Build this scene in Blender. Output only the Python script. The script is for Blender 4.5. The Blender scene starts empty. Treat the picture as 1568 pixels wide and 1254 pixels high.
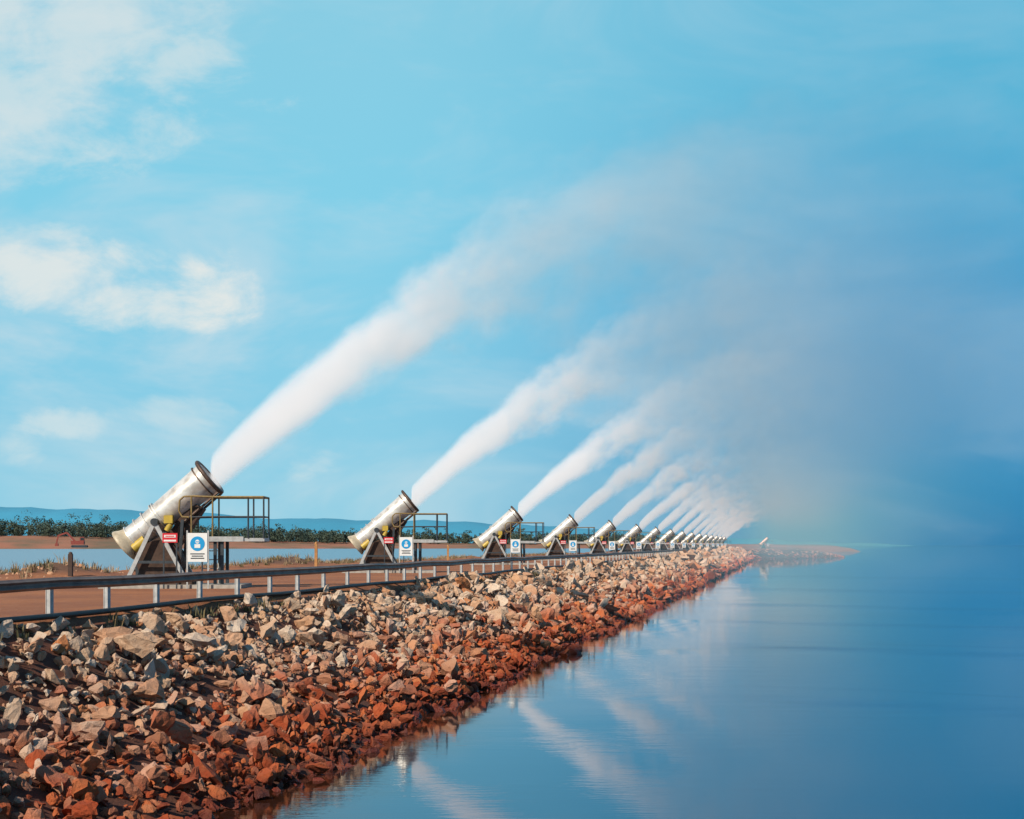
import bpy, bmesh, math, random
import numpy as np
from mathutils import Vector, Matrix
random.seed(7); rng=np.random.default_rng(7)
scene=bpy.context.scene
CAMZ=4.07; F=2200.0
OX,OY=-10.65,43.5
UX,UY=0.1848,0.9828
VX,VY=0.9828,-0.1848
ROAD=2.77
def P(a,b,z=0.0): return (OX+a*UX+b*VX, OY+a*UY+b*VY, z)

# ---------- node helpers
class N:
    def __init__(s,tree): s.t=tree; tree.nodes.clear()
    def new(s,k,**kw):
        n=s.t.nodes.new(k)
        for a,b in kw.items(): setattr(n,a,b)
        return n
    def put(s,sock,v):
        if isinstance(v,bpy.types.NodeSocket): s.t.links.new(v,sock)
        elif isinstance(v,(tuple,list)) and len(v)==3 and sock.type=='RGBA': sock.default_value=(*v,1)
        else: sock.default_value=v
    def m(s,op,a,b=None,c=None,clamp=False):
        n=s.new('ShaderNodeMath',operation=op); n.use_clamp=clamp
        s.put(n.inputs[0],a)
        if b is not None: s.put(n.inputs[1],b)
        if c is not None: s.put(n.inputs[2],c)
        return n.outputs[0]
    def sm(s,x,lo,hi,a=0.0,b=1.0):
        n=s.new('ShaderNodeMapRange',interpolation_type='SMOOTHSTEP')
        s.put(n.inputs[0],x); n.inputs[1].default_value=lo; n.inputs[2].default_value=hi
        n.inputs[3].default_value=a; n.inputs[4].default_value=b
        return n.outputs[0]
    def mix(s,f,a,b,bt='MIX'):
        n=s.new('ShaderNodeMix',data_type='RGBA',blend_type=bt)
        s.put(n.inputs[0],f); s.put(n.inputs[6],a); s.put(n.inputs[7],b)
        return n.outputs[2]
    def noise(s,vec,scale,detail=4,rough=.55,dist=0.0,col=False):
        n=s.new('ShaderNodeTexNoise'); s.put(n.inputs['Vector'],vec)
        n.inputs['Scale'].default_value=scale; n.inputs['Detail'].default_value=detail
        n.inputs['Roughness'].default_value=rough; n.inputs['Distortion'].default_value=dist
        return n.outputs[1] if col else n.outputs[0]
    def comb(s,x,y,z):
        n=s.new('ShaderNodeCombineXYZ'); s.put(n.inputs[0],x); s.put(n.inputs[1],y); s.put(n.inputs[2],z); return n.outputs[0]
    def sep(s,v):
        n=s.new('ShaderNodeSeparateXYZ'); s.put(n.inputs[0],v); return n.outputs
    def vscale(s,v,sc):
        n=s.new('ShaderNodeVectorMath',operation='MULTIPLY'); s.put(n.inputs[0],v); n.inputs[1].default_value=sc; return n.outputs[0]
    def ramp(s,f,stops):
        n=s.new('ShaderNodeValToRGB'); s.put(n.inputs[0],f); cr=n.color_ramp
        while len(cr.elements)<len(stops): cr.elements.new(.5)
        for e,(p,c) in zip(cr.elements,stops): e.position=p; e.color=(*c,1)
        return n.outputs[0]
def lin8(r,g,b):
    f=lambda c:(c/255/12.92 if c/255<=.04045 else ((c/255+.055)/1.055)**2.4)
    return (f(r),f(g),f(b))
def newmat(name):
    m=bpy.data.materials.new(name); m.use_nodes=True; return m,N(m.node_tree)
def pbr(name,color,rough=.6,metal=0.0,nscale=None,namt=.25,bump=0.0,dirt=None):
    m,n=newmat(name)
    out=n.new('ShaderNodeOutputMaterial'); p=n.new('ShaderNodeBsdfPrincipled')
    p.inputs['Roughness'].default_value=rough; p.inputs['Metallic'].default_value=metal
    col=color
    tc=n.new('ShaderNodeTexCoord').outputs['Object']
    if nscale:
        no=n.noise(tc,nscale,5,.6)
        dk=tuple(c*(1-namt) for c in color) if dirt is None else dirt
        col=n.mix(n.sm(no,.35,.68),color,dk)
        if bump:
            b=n.new('ShaderNodeBump'); b.inputs['Strength'].default_value=bump; b.inputs['Distance'].default_value=.02
            n.put(b.inputs['Height'],no); n.put(p.inputs['Normal'],b.outputs[0])
    n.put(p.inputs['Base Color'],col)
    n.t.links.new(p.outputs[0],out.inputs[0]); return m

M={}
M['white']=pbr('barrel_paint',(.68,.67,.64),.35,.2,2.6,.3,0,(.42,.39,.35))
M['cream']=pbr('intake_paint',(.58,.49,.35),.45,0,4,.35)
M['yellow']=pbr('yellow_paint',(.55,.38,.05),.45,0,5,.25)
M['brown']=pbr('rusty_steel',(.085,.045,.03),.7,.2,6,.5,.3)
M['ring']=pbr('nozzle_ring_steel',(.13,.085,.065),.55,.5,9,.4)
M['steel']=pbr('galvanised_steel',(.50,.50,.49),.5,.2,8,.25)
M['dsteel']=pbr('dark_steel',(.06,.07,.08),.5,.4,8,.3)
M['rail']=pbr('handrail_paint',(.30,.20,.07),.5,.1,8,.4)
M['conc']=pbr('concrete',(.42,.38,.33),.85,0,5,.3,.3)
M['signw']=pbr('sign_white',(.80,.80,.78),.4,0,6,.08)
M['signb']=pbr('sign_blue',(.01,.30,.62),.4)
M['signr']=pbr('sign_red',(.60,.02,.03),.4)
M['black']=pbr('black_rubber',(.02,.02,.02),.5)
M['wood']=pbr('post_timber',(.48,.23,.08),.8,0,7,.3)
M['dwood']=pbr('dark_post_timber',(.07,.04,.03),.8,0,7,.3)
M['gbeam']=pbr('guardrail_beam_steel',(.15,.09,.07),.5,.2,2.5,.5,0,(.24,.17,.13))
M['rust']=pbr('red_machine_paint',(.30,.05,.03),.6,0,3,.3)

# ---------- mesh builder
class MB:
    def __init__(s): s.v=[]; s.f=[]; s.mi=[]; s.mats=[]; s.sm=[]
    def mat(s,k):
        if k not in s.mats: s.mats.append(k)
        return s.mats.index(k)
    def add(s,vs,fs,k,smooth=False):
        o=len(s.v); s.v+= [tuple(x) for x in vs]; mi=s.mat(k)
        for f in fs: s.f.append([i+o for i in f]); s.mi.append(mi); s.sm.append(smooth)
    def box(s,c,sz,k,R=None):
        vs=[]
        for dx in(-.5,.5):
            for dy in(-.5,.5):
                for dz in(-.5,.5):
                    p=Vector((dx*sz[0],dy*sz[1],dz*sz[2]))
                    if R is not None: p=R@p
                    vs.append(p+Vector(c))
        s.add(vs,[(0,1,3,2),(4,6,7,5),(0,4,5,1),(2,3,7,6),(0,2,6,4),(1,5,7,3)],k)
    def beam(s,p0,p1,w,h,k):
        p0=Vector(p0);p1=Vector(p1);d=(p1-p0);L=d.length;d.normalize()
        up=Vector((0,1,0)) if abs(d.y)<.9 else Vector((0,0,1))
        x=d.cross(up).normalized(); y=d.cross(x).normalized()
        R=Matrix((x,y,d)).transposed()
        s.box((p0+p1)/2,(w,h,L),k,R)
    def lathe(s,p0,p1,prof,k,n=28,smooth=True,caps=False):
        p0=Vector(p0);p1=Vector(p1);d=(p1-p0).normalized()
        up=Vector((0,1,0)) if abs(d.y)<.9 else Vector((0,0,1))
        x=d.cross(up).normalized(); y=d.cross(x).normalized()
        vs=[];fs=[]
        for (t,r) in prof:
            for i in range(n):
                a=2*math.pi*i/n
                vs.append(p0+d*t+(x*math.cos(a)+y*math.sin(a))*r)
        for j in range(len(prof)-1):
            for i in range(n):
                fs.append((j*n+i,j*n+(i+1)%n,(j+1)*n+(i+1)%n,(j+1)*n+i))
        s.add(vs,fs,k,smooth)
        if caps:
            s.add([vs[i] for i in range(n)],[tuple(range(n))],k)
            s.add([vs[(len(prof)-1)*n+i] for i in range(n)],[tuple(range(n))],k)
    def cyl(s,p0,p1,r,k,n=12,r1=None):
        L=(Vector(p1)-Vector(p0)).length
        s.lathe(p0,p1,[(0,r),(L,r if r1 is None else r1)],k,n,True,True)
    def tube(s,pts,r,k,n=8):
        for i in range(len(pts)-1): s.cyl(pts[i],pts[i+1],r,k,n)
    def mesh(s,name):
        me=bpy.data.meshes.new(name); me.from_pydata(s.v,[],s.f)
        for k in s.mats: me.materials.append(M[k])
        me.polygons.foreach_set('material_index',s.mi); me.polygons.foreach_set('use_smooth',s.sm)
        me.update(); bm=bmesh.new(); bm.from_mesh(me); bmesh.ops.recalc_face_normals(bm,faces=bm.faces); bm.to_mesh(me); bm.free()
        return me
def obj(name,me,loc=(0,0,0),parent=None,rz=0):
    o=bpy.data.objects.new(name,me); scene.collection.objects.link(o); o.location=loc; o.rotation_euler[2]=rz
    if parent: o.parent=parent
    return o

# ---------- evaporator cannon
Rr=Vector((-1.1,0,1.25)); Mm=Vector((1.5,0,3.36)); AX=(Mm-Rr).normalized(); LN=(Mm-Rr).length
b=MB()
b.lathe(Rr,Mm,[(.0,.49),(.0,.53),(.04,.54),(.10,.51),(.2,.45),(.34,.40)],'cream',36)
b.lathe(Rr,Mm,[(.34,.40),(.7,.395),(1.0,.40),(1.35,.42),(1.6,.44),(2.4,.475),(LN-.12,.51),(LN,.51),(LN,.47),(LN-1.2,.40)],'white',36)
b.lathe(Rr,Mm,[(.0,.49),(.12,.44),(.32,.35),(.5,.34)],'yellow',36)
b.lathe(Rr,Mm,[(.5,.34),(.5,.01)],'black',36)
b.lathe(Rr,Mm,[(LN-1.2,.40),(LN-1.2,.01)],'black',36)
b.lathe(Rr,Mm,[(.2,.01),(.22,.11),(.5,.13)],'yellow',20)
for t,r in((.36,.45),(.72,.455),(1.02,.47),(1.36,.49),(1.44,.49)):
    b.lathe(Rr,Mm,[(t,r-.08),(t,r),(t+.035,r),(t+.035,r-.08)],'white' if t!=1.02 else 'steel',36,False)
barrel=b.mesh('barrel')
b=MB()
b.lathe(Rr,Mm,[(LN-.08,.51),(LN-.09,.59),(LN-.05,.63),(LN-.0,.63),(LN+.03,.60),(LN+.03,.50),(LN-.0,.50)],'ring',40)
b.lathe(Rr,Mm,[(LN-.28,.51),(LN-.28,.555),(LN-.24,.555),(LN-.24,.51)],'ring',40,False)
for sy in(-.3,.3):
    b.tube([Rr+AX*(LN-.1)+Vector((.38,sy,-.42)),Rr+AX*(1.7)+Vector((.42,sy,-.46)),(.35,sy*.6,.6)],.04,'ring')
nozzle=b.mesh('nozzle_ring')
b=MB()
for sy in(-.62,.62):
    piv=Vector((-.04,sy,1.98))
    b.beam(piv,(-.86,sy*1.03,.2),.12,.08,'steel'); b.beam(piv,(.92,sy*1.03,.2),.12,.08,'steel')
    b.beam((-.55,sy*1.02,.78),(.55,sy*1.02,.78),.08,.05,'dsteel')
    b.cyl((-.04,sy*.62,1.98),(-.04,sy*1.12,1.98),.11,'dsteel',16)
    b.box((0,sy*1.03,.16),(2.3,.14,.1),'brown')
    b.beam((.62,sy*.6,.35),(.75,sy*.65,2.05),.09,.07,'dsteel')
for sx in(-1.0,0,1.0): b.box((sx,0,.16),(.12,1.2,.1),'brown')
b.lathe((.05,-.42,.78),(.05,.42,.78),[(0,.02),(0,.66),(.84,.66),(.84,.02)],'brown',28,False)
b.box((.05,0,.3),(1.0,.7,.28),'brown')
b.beam((.1,0,.9),(1.15,0,2.50),.46,.5,'brown')
b.beam((-.75,0,1.05),(.3,0,1.6),.14,.5,'brown')
b.cyl((-.72,-.30,1.18),(-.38,-.30,1.46),.15,'yellow',16)
b.box((.36,-.50,2.06),(.26,.2,.24),'yellow')
b.cyl((.30,-.5,1.72),(.42,-.5,1.92),.09,'yellow',14)
b.box((-.45,-.28,.46),(.4,.25,.5),'dsteel')
frame=b.mesh('support_frame')
b=MB()
b.box((0.5,0,.055),(4.2,2.1,.11),'conc')
pad=b.mesh('concrete_pad')
b=MB()
zt,zd=2.73,1.5
b.box((2.17,-.05,zd-.05),(2.1,1.05,.10),'steel')
b.box((1.85,-.60,zd-.03),(1.5,.03,.15),'steel')
for sy in(-.58,.5):
    for px_ in(1.68,2.74,3.2): b.cyl((px_,sy,zd),(px_,sy,zt),.026,'dsteel' if px_>2 else 'rail',8)
    b.tube([(1.1,sy,zt+.02),(1.68,sy,zt),(3.2,sy,zt)],.03,'rail',8)
    b.tube([(.85,sy,2.12),(1.68,sy,2.14),(3.2,sy,2.14)],.022,'dsteel',8)
    b.tube([(1.1,sy,zt+.02),(.82,sy,zt+.01),(.70,sy,zt-.10),(.68,sy,2.3),(.78,sy,2.13),(.98,sy,2.12)],.028,'rail',8)
    b.cyl((1.05,sy,zd),(1.05,sy,zt),.026,'rail',8)
    for px_ in(1.74,1.95): b.box((px_,sy*.85,.8),(.09,.09,1.35),'dsteel')
b.tube([(3.2,-.58,zt),(3.2,.5,zt)],.03,'rail',8); b.tube([(3.2,-.58,2.14),(3.2,.5,2.14)],.022,'dsteel',8)
for i in range(5): b.box((1.4,.62,.3+.27*i),(.5,.14,.03),'steel')
for sx in(1.15,1.65): b.box((sx,.62,.75),(.04,.06,1.45),'steel')
platform=b.mesh('access_platform')
b=MB()
b.box((0,0,1.22),(.58,.02,.85),'signw')
for sx in(-.31,.31): b.box((sx,.03,.86),(.045,.04,1.72),'steel')
b.lathe((0,-.011,1.33),(0,-.02,1.33),[(0,.0),(0,.215),(.006,.215),(.006,.0)],'signb',28,False)
b.lathe((0,-.018,1.39),(0,-.03,1.39),[(0,.0),(0,.06),(.004,.06),(.004,.0)],'signw',18,False)
b.box((0,-.020,1.26),(.17,.006,.11),'signw'); b.box((0,-.024,1.385),(.10,.004,.022),'signb')
for i,w in enumerate((.42,.34,.40)): b.box((0,-.013,1.03-.065*i),(w,.005,.03),'dsteel')
safety=b.mesh('safety_sign_mesh')
b=MB()
b.box((0,0,1.5),(.44,.02,.28),'signr'); b.box((0,-.013,1.55),(.34,.004,.075),'signw'); b.box((0,-.013,1.42),(.36,.004,.05),'signw')
b.box((0,-.016,1.55),(.26,.004,.03),'signr')
for sx in(-.19,.19): b.box((sx,.03,.82),(.04,.035,1.64),'dsteel')
danger=b.mesh('danger_sign_mesh')

# ---------- plume volume
PL=26.0
def plume_mat(name,rate,near):
    m,n=newmat(name); out=n.new('ShaderNodeOutputMaterial')
    tc=n.new('ShaderNodeTexCoord').outputs['Object']
    oi=n.new('ShaderNodeObjectInfo').outputs['Random']
    x,y,z=n.sep(tc)
    off=n.comb(n.m('MULTIPLY',oi,37.0),n.m('MULTIPLY',oi,91.0),0.0)
    va=n.new('ShaderNodeVectorMath',operation='ADD'); n.put(va.inputs[0],tc); n.put(va.inputs[1],off)
    p=va.outputs[0]
    zc=n.m('MULTIPLY',x,n.m('SUBTRACT',.95,n.m('MULTIPLY',x,.023)))
    sl=n.m('SUBTRACT',.95,n.m('MULTIPLY',x,.046))
    nrm=n.m('SQRT',n.m('ADD',1.0,n.m('MULTIPLY',sl,sl)))
    dz=n.m('DIVIDE',n.m('SUBTRACT',z,zc),nrm)
    below=n.m('LESS_THAN',dz,0.0)
    stretch=n.m('ADD',1.0,n.m('MULTIPLY',below,n.sm(x,1.0,14.0,0.0,.9)))
    dz2=n.m('DIVIDE',dz,stretch)
    r=n.m('ADD',.50,n.m('ADD',n.m('MULTIPLY',x,.095),n.m('MULTIPLY',n.m('MULTIPLY',x,x),.0036)))
    d=n.m('DIVIDE',n.m('SQRT',n.m('ADD',n.m('MULTIPLY',dz2,dz2),n.m('MULTIPLY',y,y))),r)
    q=n.comb(n.m('MULTIPLY',n.sep(p)[0],.85),n.sep(p)[1],n.m('SUBTRACT',z,n.m('MULTIPLY',zc,.4)))
    n1=n.noise(q,.66,4 if near else 1,.62)
    k=n.sm(x,0.0,9.0,.35,2.6)
    dd=n.m('ADD',d,n.m('MULTIPLY',n.m('SUBTRACT',n1,.47),k))
    body=n.sm(dd,1.05,.15)
    A=n.m('DIVIDE',n.sm(x,.5,12.0,3.0,.74 if near else .40),n.m('MULTIPLY',r,r))
    fade=n.sm(x,PL,12.0)
    edge=n.sm(d,1.5,1.0)
    st=n.sm(x,-.05,.1)
    den=n.m('MULTIPLY',n.m('MULTIPLY',body,A),n.m('MULTIPLY',fade,n.m('MULTIPLY',edge,st)))
    v=n.new('ShaderNodeVolumePrincipled')
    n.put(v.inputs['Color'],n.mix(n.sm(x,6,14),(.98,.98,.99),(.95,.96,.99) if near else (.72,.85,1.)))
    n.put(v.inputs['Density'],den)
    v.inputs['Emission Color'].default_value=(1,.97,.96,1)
    n.put(v.inputs['Emission Strength'],n.m('MULTIPLY',den,n.sm(x,3,15,.38 if near else .28,.06 if near else .0)))  # glow added to the spray, standing in for missing multiple scattering
    n.t.links.new(v.outputs[0],out.inputs['Volume'])
    m.cycles.volume_step_rate=rate
    return m
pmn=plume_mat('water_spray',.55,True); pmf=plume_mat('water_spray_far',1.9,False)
def plume_mesh(pm,nx):
    vs=[];fs=[];xs=np.linspace(0,PL,nx);nn=12
    for x_ in xs:
        zc=x_*(.95-.023*x_); s=.95-.046*x_; q=math.hypot(1,s); r=.5+.095*x_+.0036*x_*x_
        st=1+.9*min(1,max(0,(x_-1)/13))
        for i in range(nn):
            a=2*math.pi*i/nn; c=math.cos(a)*r*1.35; e=math.sin(a)*r*1.35
            if e<0: e*=st
            vs.append((x_-s/q*e*(1 if x_>3 else x_/3),c,zc+e/q if x_>0 else e))
    for j in range(len(xs)-1):
        for i in range(nn): fs.append((j*nn+i,j*nn+(i+1)%nn,(j+1)*nn+(i+1)%nn,(j+1)*nn+i))
    fs.append(tuple(range(nn))[::-1]); fs.append(tuple((len(xs)-1)*nn+i for i in range(nn)))
    me=bpy.data.meshes.new('water_spray_plume'); me.from_pydata(vs,[],fs)
    bm=bmesh.new(); bm.from_mesh(me); bmesh.ops.recalc_face_normals(bm,faces=bm.faces); bm.to_mesh(me); bm.free()
    me.materials.append(pm); return me
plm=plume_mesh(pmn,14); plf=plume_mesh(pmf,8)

Ys=[43.5,67,94,119.5,146.7,174]
while Ys[-1]<425: Ys.append(Ys[-1]+26.5)
lines=[(OX+.188*(yy-OY),yy) for yy in Ys]; lines.append((79,452))
for i,(cx,cy) in enumerate(lines):
    rz=random.uniform(-.03,.03)+.04
    e=obj('evaporator_cannon',None,(cx,cy,ROAD),None,rz)
    for nm,me in(('barrel',barrel),('nozzle_ring',nozzle),('support_frame',frame),('concrete_pad',pad),('access_platform',platform)):
        obj(nm,me,(0,0,0),e)
    obj('safety_sign',safety,(cx+1.38,cy-1.15,ROAD)); obj('danger_sign',danger,(cx+.58,cy-1.2,ROAD))
    if i<len(lines)-1:
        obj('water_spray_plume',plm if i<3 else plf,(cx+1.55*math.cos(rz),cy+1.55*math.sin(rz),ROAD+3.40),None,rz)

# mist drifting and falling over the water along the whole row
def mist():
    m,n=newmat('drifting_mist'); out=n.new('ShaderNodeOutputMaterial')
    tc=n.new('ShaderNodeTexCoord').outputs['Object']; x,y,z=n.sep(tc)
    prof=n.m('MULTIPLY',n.sm(x,7,19),n.sm(x,44,24))
    vert=n.m('MULTIPLY',n.sm(z,17,7),n.sm(z,-1,5,.40,1))
    ends=n.m('MULTIPLY',n.sm(y,-6,20),n.sm(y,440,380))
    low=n.m('MULTIPLY',n.m('MULTIPLY',prof,vert),.0042)
    up=n.m('MULTIPLY',n.m('MULTIPLY',n.sm(x,10,18),n.sm(x,36,22)),n.m('MULTIPLY',n.sm(z,6,12),n.sm(z,19.5,14)))
    up=n.m('MULTIPLY',up,n.sm(y,60,10,.0025,.013))
    den=n.m('MULTIPLY',n.m('ADD',low,up),ends)
    fr=n.m('DIVIDE',up,n.m('ADD',n.m('ADD',low,up),1e-6))
    v=n.new('ShaderNodeVolumeScatter'); n.put(v.inputs['Color'],n.mix(fr,(.30,.78,1),(.84,.88,1.))); n.put(v.inputs['Density'],den)
    n.t.links.new(v.outputs[0],out.inputs['Volume'])
    m.cycles.volume_step_rate=1.0
    b=MB(); M['mist']=m
    b.box((25,217,10.0),(38,446,19.4),'mist'); me=b.mesh('drifting_mist')
    o=obj('drifting_mist',me,(OX,OY,.02)); o.rotation_euler[2]=-math.atan2(UX,UY)
mist()

# ---------- causeway
def noise2(x,y,s=1.0):
    return (math.sin(x*1.3*s+y*.7*s)+math.sin(x*.37*s-y*1.9*s+1.3)+math.sin(x*2.9*s+y*2.3*s+.5)*.5)/2.5
def ground_mat():
    m,n=newmat('causeway_dirt'); out=n.new('ShaderNodeOutputMaterial'); p=n.new('ShaderNodeBsdfPrincipled')
    g=n.new('ShaderNodeNewGeometry').outputs['Position']; x,y,z=n.sep(g)
    a=n.noise(g,.35,5,.6); c=n.noise(g,5.,5,.7)
    col=n.mix(n.sm(a,.35,.65),(.34,.125,.045),(.24,.085,.035))
    col=n.mix(n.sm(c,.5,.75,0,.5),col,(.38,.21,.12))
    low=n.mix(n.sm(a,.3,.7),(.09,.035,.02),(.14,.045,.022))
    col=n.mix(n.sm(z,2.7,2.45),col,low)
    col=n.mix(n.sm(z,2.85,3.1),col,(.14,.07,.04))
    n.put(p.inputs['Base Color'],col); p.inputs['Roughness'].default_value=.95
    bp=n.new('ShaderNodeBump'); bp.inputs['Distance'].default_value=.05; n.put(bp.inputs['Height'],c); n.put(p.inputs['Normal'],bp.outputs[0])
    n.t.links.new(p.outputs[0],out.inputs[0]); return m
M['dirt']=ground_mat()
prof=[(-19,-.5),(-17,1.4),(-15.3,2.35),(-14.3,2.62),(-13.2,2.75),(-12,2.77),(-10.5,2.77),(-9,2.77),(-7.5,2.77),(-3,2.77),(2,2.77),(4.6,2.77),(5.4,2.74),(6.2,2.25),(7.4,1.45),(8.8,.7),(10.1,0),(12.5,-1.4)]
def mound(a,bb):
    return (.55*math.exp(-((a-13.5)/2.3)**2)+.30*math.exp(-((a-3)/4.)**2)+.5*math.exp(-((a-41)/5.)**2))*math.exp(-((bb+10.5)/1.6)**2)
aa=np.concatenate([np.arange(-90,120,1.0),np.arange(120,402,3.0)])
vs=[];fs=[]
for a in aa:
    for j,(bb,zz) in enumerate(prof):
        dz=mound(a,bb)*(1+.3*noise2(a*2,bb))
        if 2<=j<=4: dz+=.2*noise2(a*.5,bb)
        elif bb>5.9: dz+=.12*noise2(a*.9,bb)
        db=.3*noise2(a*.35,3) if bb>5.9 else 0
        vs.append(P(a,bb+db,zz+dz))
k=len(prof)
for i in range(len(aa)-1):
    for j in range(k-1): fs.append((i*k+j,i*k+j+1,(i+1)*k+j+1,(i+1)*k+j))
b=MB(); b.add(vs,fs,'dirt',True); obj('causeway_ground',b.mesh('causeway_ground'))
cl=[(48,395),(60,428),(80,443),(96,454),(106,460)]
vs=[];fs=[]
pr2=[(-30,-1),(-26,1.2),(-21,2.7),(0,2.78),(8,2.70),(12,1.4),(16,0),(19,-1.5)]
dense=[]
for i in range(len(cl)-1):
    for t in np.linspace(0,1,12,endpoint=False): dense.append((cl[i][0]*(1-t)+cl[i+1][0]*t,cl[i][1]*(1-t)+cl[i+1][1]*t))
dense.append(cl[-1])
def tapf(i): return min(1,max(0,(len(dense)-1-i)/24)**.8+.02)
for i,(cx,cy) in enumerate(dense):
    q=dense[min(i+1,len(dense)-1)]; r0=dense[max(i-1,0)]; d=Vector((q[0]-r0[0],q[1]-r0[1])).normalized()
    tap=tapf(i)
    for bb,zz in pr2: vs.append((cx+d.y*bb*tap,cy-d.x*bb*tap,zz*(.05+.95*tap)+.15*noise2(i*.9,bb)-.03))
k=len(pr2)
for i in range(len(dense)-1):
    for j in range(k-1): fs.append((i*k+j,i*k+j+1,(i+1)*k+j+1,(i+1)*k+j))
b=MB(); b.add(vs,fs,'dirt',True); obj('headland_ground',b.mesh('headland_ground'))

# ---------- rocks
def rock_mat():
    m,n=newmat('riprap_rock'); out=n.new('ShaderNodeOutputMaterial'); p=n.new('ShaderNodeBsdfPrincipled')
    at=n.new('ShaderNodeAttribute',attribute_name='tint'); r,g,bl=n.sep(at.outputs['Color'])
    pos=n.new('ShaderNodeNewGeometry').outputs['Position']; x,y,z=n.sep(pos)
    base=n.ramp(r,[(0,(.50,.26,.15)),(.25,(.56,.35,.22)),(.5,(.54,.40,.29)),(.78,(.66,.52,.40)),(.92,(.56,.34,.20)),(1,(.50,.18,.06))])
    wet=n.ramp(r,[(0,(.18,.028,.008)),(.5,(.38,.062,.013)),(1,(.50,.135,.04))])
    no=n.noise(pos,6.,5,.65); nb=n.noise(pos,.5,3,.6)
    h=n.m('ADD',z,n.m('MULTIPLY',n.m('SUBTRACT',n.m('ADD',g,nb),1.0),1.3))
    mid=n.mix(.5,base,wet)
    col=n.mix(n.sm(h,1.95,1.1),base,mid)
    col=n.mix(n.sm(h,1.3,.45),col,wet)
    col=n.mix(n.sm(no,.45,.75,0,.4),col,(.38,.16,.07))
    dark=n.mix(1.0,col,(.42,.28,.24),'MULTIPLY')
    col=n.mix(n.sm(z,.42,.06),col,dark)
    n.put(p.inputs['Base Color'],col); n.put(p.inputs['Roughness'],n.sm(z,.02,.25,.4,.9))
    bp=n.new('ShaderNodeBump'); bp.inputs['Strength'].default_value=1.; bp.inputs['Distance'].default_value=.05
    n.put(bp.inputs['Height'],n.noise(pos,9,6,.75)); n.put(p.inputs['Normal'],bp.outputs[0])
    n.t.links.new(p.outputs[0],out.inputs[0]); return m
protos=[]; protosL=[]
for k_ in range(24):
    bm=bmesh.new(); npt=random.randint(8,14)
    sc=Vector((1,random.uniform(.55,.95),random.uniform(.45,.85)))
    for i in range(npt):
        v=Vector((random.gauss(0,1),random.gauss(0,1),random.gauss(0,1))).normalized()*random.uniform(.8,1.15)
        bm.verts.new((v.x*sc.x,v.y*sc.y,v.z*sc.z))
    res=bmesh.ops.convex_hull(bm,input=bm.verts)
    bmesh.ops.delete(bm,geom=[g for g in res['geom_interior'] if isinstance(g,bmesh.types.BMVert)],context='VERTS')
    bmesh.ops.triangulate(bm,faces=bm.faces); bm.verts.ensure_lookup_table()
    def grab(): return (np.array([v.co[:] for v in bm.verts]),np.array([[v.index for v in f.verts] for f in bm.faces]))
    bm.verts.index_update(); protosL.append(grab())
    bmesh.ops.subdivide_edges(bm,edges=list(bm.edges),cuts=1,use_grid_fill=True)
    bmesh.ops.triangulate(bm,faces=bm.faces)
    for v in bm.verts: v.co+=Vector((random.gauss(0,1),random.gauss(0,1),random.gauss(0,1)))*.055
    bmesh.ops.smooth_vert(bm,verts=bm.verts,factor=.28,use_axis_x=True,use_axis_y=True,use_axis_z=True)
    bmesh.ops.subdivide_edges(bm,edges=[e for e in bm.edges if e.calc_length()>.42],cuts=1)
    bmesh.ops.triangulate(bm,faces=bm.faces)
    for v in bm.verts: v.co+=Vector((random.gauss(0,1),random.gauss(0,1),random.gauss(0,1)))*.03
    bm.verts.index_update(); bm.verts.ensure_lookup_table()
    protos.append(grab()); bm.free()
def slope_z(bb):
    return float(np.interp(bb,[p[0] for p in prof],[p[1] for p in prof]))
RV=[];RF=[];RT=[];off=0
def put_rock(x,y,z,r,pale=None,low=False):
    global off
    v,f=random.choice(protosL if low else protos)
    q=Matrix.Rotation(random.uniform(0,6.28),3,'Z')@Matrix.Rotation(random.gauss(0,.9),3,'X')@Matrix.Rotation(random.gauss(0,.9),3,'Y')
    w=(v*np.array([r*random.uniform(.8,1.3),r*random.uniform(.8,1.2),r*random.uniform(.75,1.15)]))@np.array(q).T+np.array([x,y,z])
    RV.append(w);RF.append(f+off);off+=len(v)
    t=random.random() if pale is None else pale
    RT.append(np.tile([t,random.random(),0,1],(len(v),1)))
def band(a0,a1,count,rm,b0=5.6,b1=10.7,low=False):
    for i in range(count):
        a=random.uniform(a0,a1); bb=random.uniform(b0,b1)
        r=rm*math.exp(random.gauss(0,.5)); r=min(r,rm*2.5)
        X,Y,_=P(a,bb+.3*noise2(a*.35,3)); z=slope_z(bb)+random.uniform(-.3,1.1)*r+.14*noise2(a*.9,bb)
        if bb<6.0: z-=r*.5
        put_rock(X,Y,z,r,None,low)
band(-37,10,9500,.10); band(-37,10,1100,.17); band(10,50,5600,.14); band(10,50,600,.24); band(50,120,5500,.19,low=True); band(120,400,7000,.36,low=True)
for (px,py,r,t) in((368,962,.33,.78),(100,1090,.2,.6),(340,1178,.18,0.),(430,1085,.2,.95),(60,1240,.18,.2),(700,930,.3,.7),(580,925,.26,.3),(500,960,.26,.8)):
    tx=(px-784)/F; tz=-(py-834)/F; best=None
    for d in np.arange(14,120,.1):
        X,Y,Z=tx*d,d,CAMZ+tz*d
        bb=(X-OX)*VX+(Y-OY)*VY
        if 5.9<bb<11 and Z<slope_z(bb)+.15: best=(X,Y,Z);break
    if best: put_rock(best[0],best[1],best[2]+.05,r,t)
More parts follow.
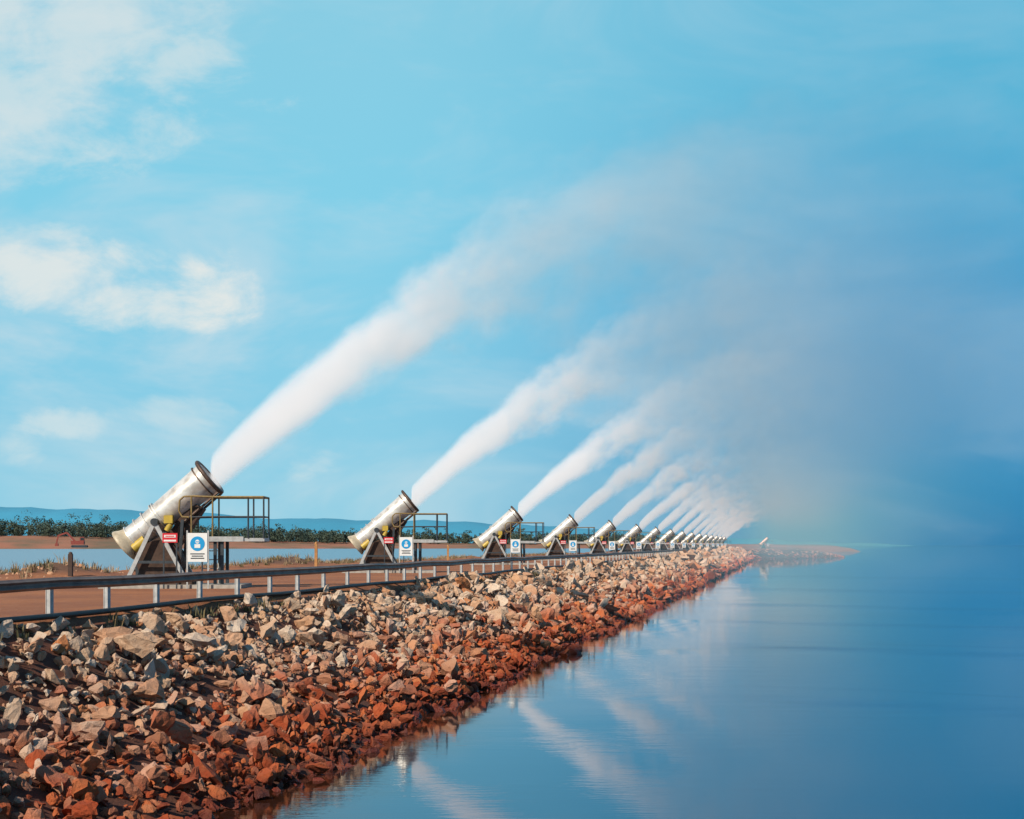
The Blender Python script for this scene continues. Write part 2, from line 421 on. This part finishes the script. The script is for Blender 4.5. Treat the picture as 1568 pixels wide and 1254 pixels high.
for i in range(800):
    t=random.random()*(len(dense)-1); j=int(t); cx,cy=dense[j]; q=dense[min(j+1,len(dense)-1)]
    d=Vector((q[0]-cx,q[1]-cy))
    if d.length<.01: continue
    d.normalize(); bb=random.uniform(8,16.5); tap=tapf(j)
    z=float(np.interp(bb,[8,12,16],[2.6,1.4,0]))*(.05+.95*tap)
    put_rock(cx+d.y*bb*tap,cy-d.x*bb*tap,z-.2,random.uniform(.3,.6),None,True)
for i in range(120):
    a=random.gauss(13.5,2.2); bb=random.gauss(-10.2,1.0); X,Y,_=P(a,bb); put_rock(X,Y,ROAD+mound(a,bb),random.uniform(.05,.13),random.random()*.2,True)
V=np.concatenate(RV);Fc=np.concatenate(RF);T=np.concatenate(RT)
me=bpy.data.meshes.new('riprap_rocks'); me.vertices.add(len(V)); me.vertices.foreach_set('co',V.ravel())
me.loops.add(len(Fc)*3); me.loops.foreach_set('vertex_index',Fc.ravel())
me.polygons.add(len(Fc)); me.polygons.foreach_set('loop_start',np.arange(len(Fc))*3)
me.update(calc_edges=True); me.validate()
ca=me.color_attributes.new('tint','FLOAT_COLOR','POINT'); ca.data.foreach_set('color',T.ravel())
me.polygons.foreach_set('use_smooth',[False]*len(me.polygons))
me.materials.append(rock_mat()); obj('riprap_rocks',me)

# ---------- guardrail
b=MB()
pf=[(-.03,-.11),(.0,-.085),(.04,-.06),(.0,-.015),(.0,.015),(.04,.06),(.0,.085),(-.03,.11),(-.045,.11),(-.045,-.11)]
br=5.3; vs=[];fs=[];al=np.arange(-60,398,2.3)
for i,a in enumerate(al):
    dz=.015*math.sin(a*.7)+.01*math.sin(a*1.9)
    for (o_,h_) in pf: vs.append(P(a,br+.07+o_,ROAD+.57+h_+dz))
k=len(pf)
for i in range(len(al)-1):
    for j in range(k): fs.append((i*k+j,i*k+(j+1)%k,(i+1)*k+(j+1)%k,(i+1)*k+j))
b.add(vs,fs,'gbeam',False)
ang=Matrix.Rotation(-math.atan2(UX,UY),3,'Z')
for a in al:
    a+=random.uniform(-.06,.06)
    b.box(P(a,br-.055,ROAD+.22),(.07,.13,.62),'steel',ang)
    b.box(P(a,br-.10,ROAD+.22),(.012,.15,.62),'steel',ang)
obj('guardrail',b.mesh('guardrail'))
b=MB(); pts=[P(a,br+.18+.05*math.sin(a*.31)+.04*math.sin(a*.9),ROAD+.02+.02*math.sin(a*.5)) for a in np.arange(-60,200,1.5)]
b.tube(pts,.055,'black',10); obj('black_pipeline',b.mesh('black_pipeline'))
def post(k):
    b=MB(); b.box((0,0,.5),(.16,.16,1.0),k); b.lathe((0,0,1.0),(0,0,1.1),[(0,.08),(.06,.08),(.1,.02)],k,8); return b.mesh('timber_post')
pst=post('wood'); pstd=post('dwood')
def at_px(px,d): return ((px-784)/F*d,d)
for px,d,s,me_ in((484,80,1.35,pst),(108,56,.95,pstd),(686,118,1.2,pst)):
    X,Y=at_px(px,d); o=obj('timber_post',me_,(X,Y,ROAD-.02)); o.scale=(1,1,s)

# ---------- grass
def blades(name,spots,mat,hmin,hmax,nb):
    vs=[];fs=[]
    for (X,Y,Z,s) in spots:
        for i in range(nb):
            a=random.uniform(0,6.28); rr=random.uniform(0,.3)*s; h=random.uniform(hmin,hmax)*s
            bx,by=X+math.cos(a)*rr,Y+math.sin(a)*rr; t=random.uniform(0,6.28); w=.012+.014*random.random()
            lx,ly=math.cos(a)*h*.6*random.random(),math.sin(a)*h*.6*random.random()
            o=len(vs); c,s2=math.cos(t)*w,math.sin(t)*w
            vs+=[(bx-c,by-s2,Z),(bx+c,by+s2,Z),(bx+c*.7+lx*.4,by+s2*.7+ly*.4,Z+h*.6),(bx-c*.7+lx*.4,by-s2*.7+ly*.4,Z+h*.6),(bx+lx,by+ly,Z+h)]
            fs+=[(o,o+1,o+2,o+3),(o+3,o+2,o+4)]
    me=bpy.data.meshes.new(name); me.from_pydata(vs,[],fs); me.materials.append(mat); obj(name,me)
gd=pbr('dry_grass_blade',(.42,.31,.20),.9,0,2,.3,0,(.24,.16,.08)); gg=pbr('green_grass_blade',(.11,.11,.05),.9,0,2,.3,0,(.24,.15,.07))
s1=[];s2=[]
for i in range(3600):
    a=random.uniform(-8,170); bb=random.gauss(-13.2,1.0) if random.random()<.7 else random.gauss(-10.5,.9)
    dns=math.sin(a*.21+.6)+.7*math.sin(a*.53+2)+.4*math.sin(a*1.3)
    if a<14: dns=max(dns,.35)
    if bb>-12: dns=1 if mound(a,bb)>.12 else -1
    if dns<.1 and random.random()<.93: continue
    X,Y,_=P(a,bb); z=float(np.interp(bb,[p[0] for p in prof],[p[1] for p in prof]))-.05+mound(a,bb)
    sz=random.uniform(.3,.8)*(1.0 if a>14 else 1.1)
    (s1 if random.random()<.55 else s2).append((X,Y,z,sz))
for i in range(160):
    a=random.uniform(-30,60); X,Y,_=P(a,5.75+random.gauss(0,.2)); s2.append((X,Y,ROAD-.3,random.uniform(.3,.6)))
blades('dry_grass',s1,gd,.2,.7,14); blades('green_grass',s2,gg,.15,.6,16)

# ---------- far shore, trees, hills
def fh(X): return float(np.interp(X,[-500,-260,-200,-110,0,200],[11,9.2,7.6,5.6,4.9,4.2]))
def fy(X): return float(np.interp(X,[-800,-260,-100,60,400],[700,720,760,800,850]))
vs=[];fs=[];Xs=np.linspace(-1800,200,260); rows=[(0,.0),(8,.22),(30,.5),(55,.72),(85,.95),(120,1.0),(500,1.0),(900,.9)]
for X in Xs:
    for (dy,h) in rows: vs.append((X,fy(X)+dy+6*noise2(X*.05,dy),-.5+(fh(X)+.5)*h+(.3*noise2(X*.09,dy*.1) if h>.3 else 0)))
k=len(rows)
for i in range(len(Xs)-1):
    for j in range(k-1): fs.append((i*k+j,i*k+j+1,(i+1)*k+j+1,(i+1)*k+j))
M['farland']=pbr('far_shore_earth',(.34,.14,.08),.95,0,.035,.4,0,(.15,.11,.06))
b=MB(); b.add(vs,fs,'farland',True); obj('far_shore_ground',b.mesh('far_shore_ground'))
def leafmat():
    m,n=newmat('mangrove_foliage'); out=n.new('ShaderNodeOutputMaterial'); p=n.new('ShaderNodeBsdfPrincipled')
    g=n.new('ShaderNodeNewGeometry').outputs['Position']
    n.put(p.inputs['Base Color'],n.mix(n.sm(n.noise(g,.18,3),.35,.65),(.03,.065,.055),(.07,.095,.06))); p.inputs['Roughness'].default_value=.8
    n.t.links.new(p.outputs[0],out.inputs[0]); return m
M['leaf']=leafmat()
b=MB(); tv=[];tf=[]
for i in range(1100):
    X=random.uniform(-400,110); Y=fy(X)+random.uniform(70,140); g0=fh(X)*.97-.3
    if noise2(X*.06,1)<-.6 and random.random()<.6: continue
    big=random.random()<.14
    h=random.uniform(3.5,8)*(1.4 if big else 1)*float(np.interp(X,[-260,-80,80],[1.25,1.0,.8])); w=h*random.uniform(.35,.7)
    if i%3==0 or big: b.cyl((X,Y,g0),(X+random.uniform(-.4,.4),Y,g0+h*.7),.16,'brown',5,.07)
    for c in range(random.randint(4,8)):
        cx=X+random.uniform(-w,w)*.8; cz=g0+h*random.uniform(.1,.92); cr=w*random.uniform(.25,.5)
        for q in range(22):
            d=Vector((random.gauss(0,1),random.gauss(0,1),random.gauss(0,.8))).normalized()*cr*random.uniform(.4,1.1)
            s=random.uniform(.25,.6); p0=Vector((cx,Y+random.uniform(-w,w)*.5,cz))+d
            a1=Vector((random.gauss(0,1),random.gauss(0,1),random.gauss(0,1))).normalized()*s; a2=Vector((random.gauss(0,1),random.gauss(0,1),random.gauss(0,1))).normalized()*s
            o=len(tv); tv+=[p0-a1,p0+a2,p0+a1,p0-a2]; tf.append((o,o+1,o+2,o+3))
b.add(tv,tf,'leaf'); obj('distant_tree_line',b.mesh('distant_tree_line'))
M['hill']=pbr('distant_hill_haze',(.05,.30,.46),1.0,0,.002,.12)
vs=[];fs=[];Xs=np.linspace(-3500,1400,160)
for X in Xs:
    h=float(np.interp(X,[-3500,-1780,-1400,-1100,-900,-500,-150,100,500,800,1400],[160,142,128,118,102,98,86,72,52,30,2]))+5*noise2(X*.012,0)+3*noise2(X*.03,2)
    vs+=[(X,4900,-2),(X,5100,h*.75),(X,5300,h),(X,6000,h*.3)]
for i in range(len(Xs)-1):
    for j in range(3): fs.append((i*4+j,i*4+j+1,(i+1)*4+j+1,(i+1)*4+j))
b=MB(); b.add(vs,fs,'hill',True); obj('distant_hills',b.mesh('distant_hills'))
# excavator on the far bank
b=MB()
for sy in(-1.3,1.3):
    b.box((0,sy,.55),(4.4,.7,.8),'dsteel'); b.cyl((-2.2,sy-.35,.55),(-2.2,sy+.35,.55),.4,'dsteel'); b.cyl((2.2,sy-.35,.55),(2.2,sy+.35,.55),.4,'dsteel')
b.box((-.6,0,1.8),(4.2,2.8,1.3),'rust'); b.box((.9,-.8,2.9),(1.5,1.1,1.6),'rust'); b.box((1.0,-1.36,3.0),(1.1,.02,.9),'black')
b.beam((-1.4,.3,2.0),(-4.2,.3,5.2),.6,.5,'rust'); b.beam((-4.2,.3,5.2),(-7.0,.3,4.2),.55,.5,'rust'); b.beam((-7.0,.3,4.3),(-7.6,.3,1.6),.45,.4,'rust')
b.box((-7.5,.3,1.1),(1.0,1.2,.9),'rust'); b.cyl((-2.0,.3,2.2),(-3.4,.3,3.9),.12,'steel')
X,Y=at_px(122,728); o=obj('excavator',b.mesh('excavator'),(X,Y,2.4)); o.rotation_euler[2]=.15; o.scale=(1.5,1.5,1.5)

# ---------- water
def water_mat(name,pond=False):
    m,n=newmat(name); out=n.new('ShaderNodeOutputMaterial'); p=n.new('ShaderNodeBsdfPrincipled')
    g=n.new('ShaderNodeNewGeometry').outputs['Position']; x,y,z=n.sep(g)
    if pond:
        p.inputs['Base Color'].default_value=(.16,.30,.40,1); p.inputs['Roughness'].default_value=.35; p.inputs['IOR'].default_value=1.33
        bp=n.new('ShaderNodeBump'); bp.inputs['Distance'].default_value=1.0
        n.put(bp.inputs['Height'],n.m('MULTIPLY',n.noise(n.vscale(g,(.3,1,1)),2.,3,.6),.12)); n.put(p.inputs['Normal'],bp.outputs[0])
        n.t.links.new(p.outputs[0],out.inputs[0]); return m
    bb=n.m('ADD',n.m('MULTIPLY',n.m('SUBTRACT',x,OX),VX),n.m('MULTIPLY',n.m('SUBTRACT',y,OY),VY))
    bb=n.m('ADD',bb,n.m('MULTIPLY',n.noise(g,.6,2,.5),1.2))
    base=n.mix(n.sm(bb,13.6,11.2),(.0,.04,.115),(.035,.012,.006))
    n.put(p.inputs['Base Color'],base); p.inputs['Roughness'].default_value=.025; p.inputs['IOR'].default_value=1.5
    p.inputs['Specular Tint'].default_value=(.30,.82,1,1)
    a=n.noise(n.vscale(g,(.25,1.3,1)),1.0,2,.5); c=n.noise(n.vscale(g,(.45,2.4,1)),4.,3,.55)
    patch=n.sm(n.noise(n.vscale(g,(.06,.16,1)),1.,2,.5),.4,.62,.3,1.1)
    yy=n.m('ADD',n.m('ADD',y,n.m('MULTIPLY',x,.5)),n.m('MULTIPLY',n.m('SUBTRACT',n.noise(n.vscale(g,(.07,.07,1)),1.,3,.5),.5),n.m('MULTIPLY',y,.09)))
    sw=None
    for c0,wd,am in((41,1.6,1),(45,.4,.4),(62,2.3,1),(66.5,.6,.4),(82,3.0,.9),(105,4.5,.8),(142,7,.7),(200,12,.6)):
        e=n.m('ABSOLUTE',n.m('SUBTRACT',yy,float(c0))); e=n.sm(e,wd*1.3,0.,0.,am); sw=e if sw is None else n.m('MAXIMUM',sw,e)
    xo=n.m('SUBTRACT',x,n.m('MULTIPLY',y,.12))
    sw=n.m('MULTIPLY',sw,n.m('MULTIPLY',n.sm(xo,-.5,5.0),n.sm(n.noise(n.vscale(g,(.12,.5,1)),1.,3,.6),.3,.6,.2,1.)))
    h=n.m('MULTIPLY',n.m('ADD',n.m('MULTIPLY',a,.0035),n.m('MULTIPLY',c,.0015)),patch)
    bp=n.new('ShaderNodeBump'); bp.inputs['Strength'].default_value=1.; bp.inputs['Distance'].default_value=1.0
    n.put(bp.inputs['Height'],n.m('MULTIPLY',h,n.sm(y,20,350,1,.35))); n.put(p.inputs['Normal'],bp.outputs[0])
    # wind-ruffled open water and swell lines mirror the sky less than the sheltered strip beside the bank
    p2=n.new('ShaderNodeBsdfPrincipled'); p2.inputs['Base Color'].default_value=(0,.085,.235,1); p2.inputs['Roughness'].default_value=.2; p2.inputs['IOR'].default_value=1.12
    open_=n.sm(n.m('SUBTRACT',x,n.m('MULTIPLY',y,.19)),-3.,6.,0,.33)
    mx=n.new('ShaderNodeMixShader'); n.put(mx.inputs[0],n.m('MAXIMUM',n.m('ADD',open_,n.m('MULTIPLY',sw,.3)),n.m('MULTIPLY',sw,.6),clamp=True)); n.put(mx.inputs[1],p.outputs[0]); n.put(mx.inputs[2],p2.outputs[0])
    n.t.links.new(mx.outputs[0],out.inputs[0]); return m
M['water']=water_mat('lake_water'); M['pond']=water_mat('pond_water',True)
b=MB(); b.add([(-4000,-600,0),(7000,-600,0),(7000,9000,0),(-4000,9000,0)],[(0,1,2,3)],'water'); obj('lake_water',b.mesh('lake_water'))
p1=P(-90,-16,1.9);p2=P(400,-16,1.9)
b=MB(); b.add([p1,p2,(120,900,1.9),(-1800,900,1.9),(-1800,-60,1.9)],[(0,1,2,3,4)],'pond'); obj('pond_water',b.mesh('pond_water'))

# ---------- world
sun_dir=Vector((-.44,-.58,.58)).normalized()
w=bpy.data.worlds.new('World'); scene.world=w; w.use_nodes=True; n=N(w.node_tree)
out=n.new('ShaderNodeOutputWorld'); bg=n.new('ShaderNodeBackground'); bg.inputs[1].default_value=.1
sky=n.new('ShaderNodeTexSky',sky_type='NISHITA'); sky.sun_disc=False
el=math.asin(sun_dir.z); rot=math.atan2(sun_dir.x,sun_dir.y)
sky.sun_elevation=el; sky.sun_rotation=rot; sky.dust_density=.6; sky.ozone_density=2.
tc=n.new('ShaderNodeTexCoord').outputs['Generated']; x,y,z=n.sep(tc)
ay=n.m('MAXIMUM',n.m('ABSOLUTE',y),.2); u=n.m('DIVIDE',x,ay); v=n.m('DIVIDE',n.m('MAXIMUM',z,0.0),ay)
f=n.m('DIVIDE',v,1.2,clamp=True)
L=n.ramp(f,[(0,lin8(150,208,230)),(.08,lin8(138,206,231)),(.2,lin8(133,210,234)),(.32,lin8(140,208,230)),(.6,lin8(55,125,180)),(1,lin8(22,70,125))])
R=n.ramp(f,[(0,lin8(0,110,172)),(.05,lin8(5,130,190)),(.14,lin8(40,152,204)),(.26,lin8(84,180,215)),(.33,lin8(88,184,218)),(.6,lin8(50,120,175)),(1,lin8(22,70,125))])
col=n.mix(n.sm(u,-.12,.32),L,R)
uv=n.comb(u,n.m('MULTIPLY',v,1.7),0.0)
nz=n.noise(uv,16.,6,.62,.3); nw=n.noise(n.comb(u,n.m('MULTIPLY',v,2.6),3.0),4.5,5,.6,.5)
wisp=n.m('MULTIPLY',n.sm(nw,.40,.75),n.sm(u,.3,-.3,.18,.75))
col=n.mix(wisp,col,lin8(205,224,232))
tot=None
for (u0,v0,su,sv,am) in((-.335,.19,.085,.030,1),(-.265,.168,.06,.020,1),(-.207,.174,.036,.028,1.15),(-.31,.084,.035,.012,.6),(-.24,.09,.05,.014,.45),(-.138,.056,.022,.012,.5),(-.34,.066,.02,.012,.5),(-.35,.36,.17,.12,.66),(-.34,.215,.05,.012,.7)):
    e=n.m('ADD',n.m('POWER',n.m('ABSOLUTE',n.m('DIVIDE',n.m('SUBTRACT',u,u0),su)),2.),n.m('POWER',n.m('ABSOLUTE',n.m('DIVIDE',n.m('SUBTRACT',v,v0),sv)),2.))
    mk=n.m('MULTIPLY',n.sm(n.m('ADD',e,n.m('MULTIPLY',n.m('SUBTRACT',nz,.5),4.2)),1.15,-.35),am*.85)
    tot=mk if tot is None else n.m('MAXIMUM',tot,mk)
col=n.mix(n.m('MULTIPLY',tot,n.sm(y,0,.2)),col,lin8(232,236,232))
col10=n.mix(1.0,col,(10,10,10),'MULTIPLY')
skt=n.mix(1.0,sky.outputs[0],(.35,.8,1.),'MULTIPLY')
fin=n.mix(.06,col10,skt)
n.put(bg.inputs[0],fin); n.t.links.new(bg.outputs[0],out.inputs[0])
sl=bpy.data.lights.new('sun','SUN'); sl.energy=5.0; sl.angle=math.radians(.5); sl.color=(1,.885,.73)
so=bpy.data.objects.new('sun',sl); scene.collection.objects.link(so); so.rotation_euler=sun_dir.to_track_quat('Z','Y').to_euler(); so.location=(0,0,60)

cam=bpy.data.cameras.new('camera'); co=bpy.data.objects.new('camera',cam); scene.collection.objects.link(co)
co.location=(0,0,CAMZ); co.rotation_euler=(math.radians(90),0,0); cam.sensor_width=36; cam.lens=F/1568*36; cam.shift_y=207/1568; cam.clip_end=20000
scene.camera=co
scene.view_settings.view_transform='Standard'; scene.view_settings.look='None'; scene.view_settings.exposure=0
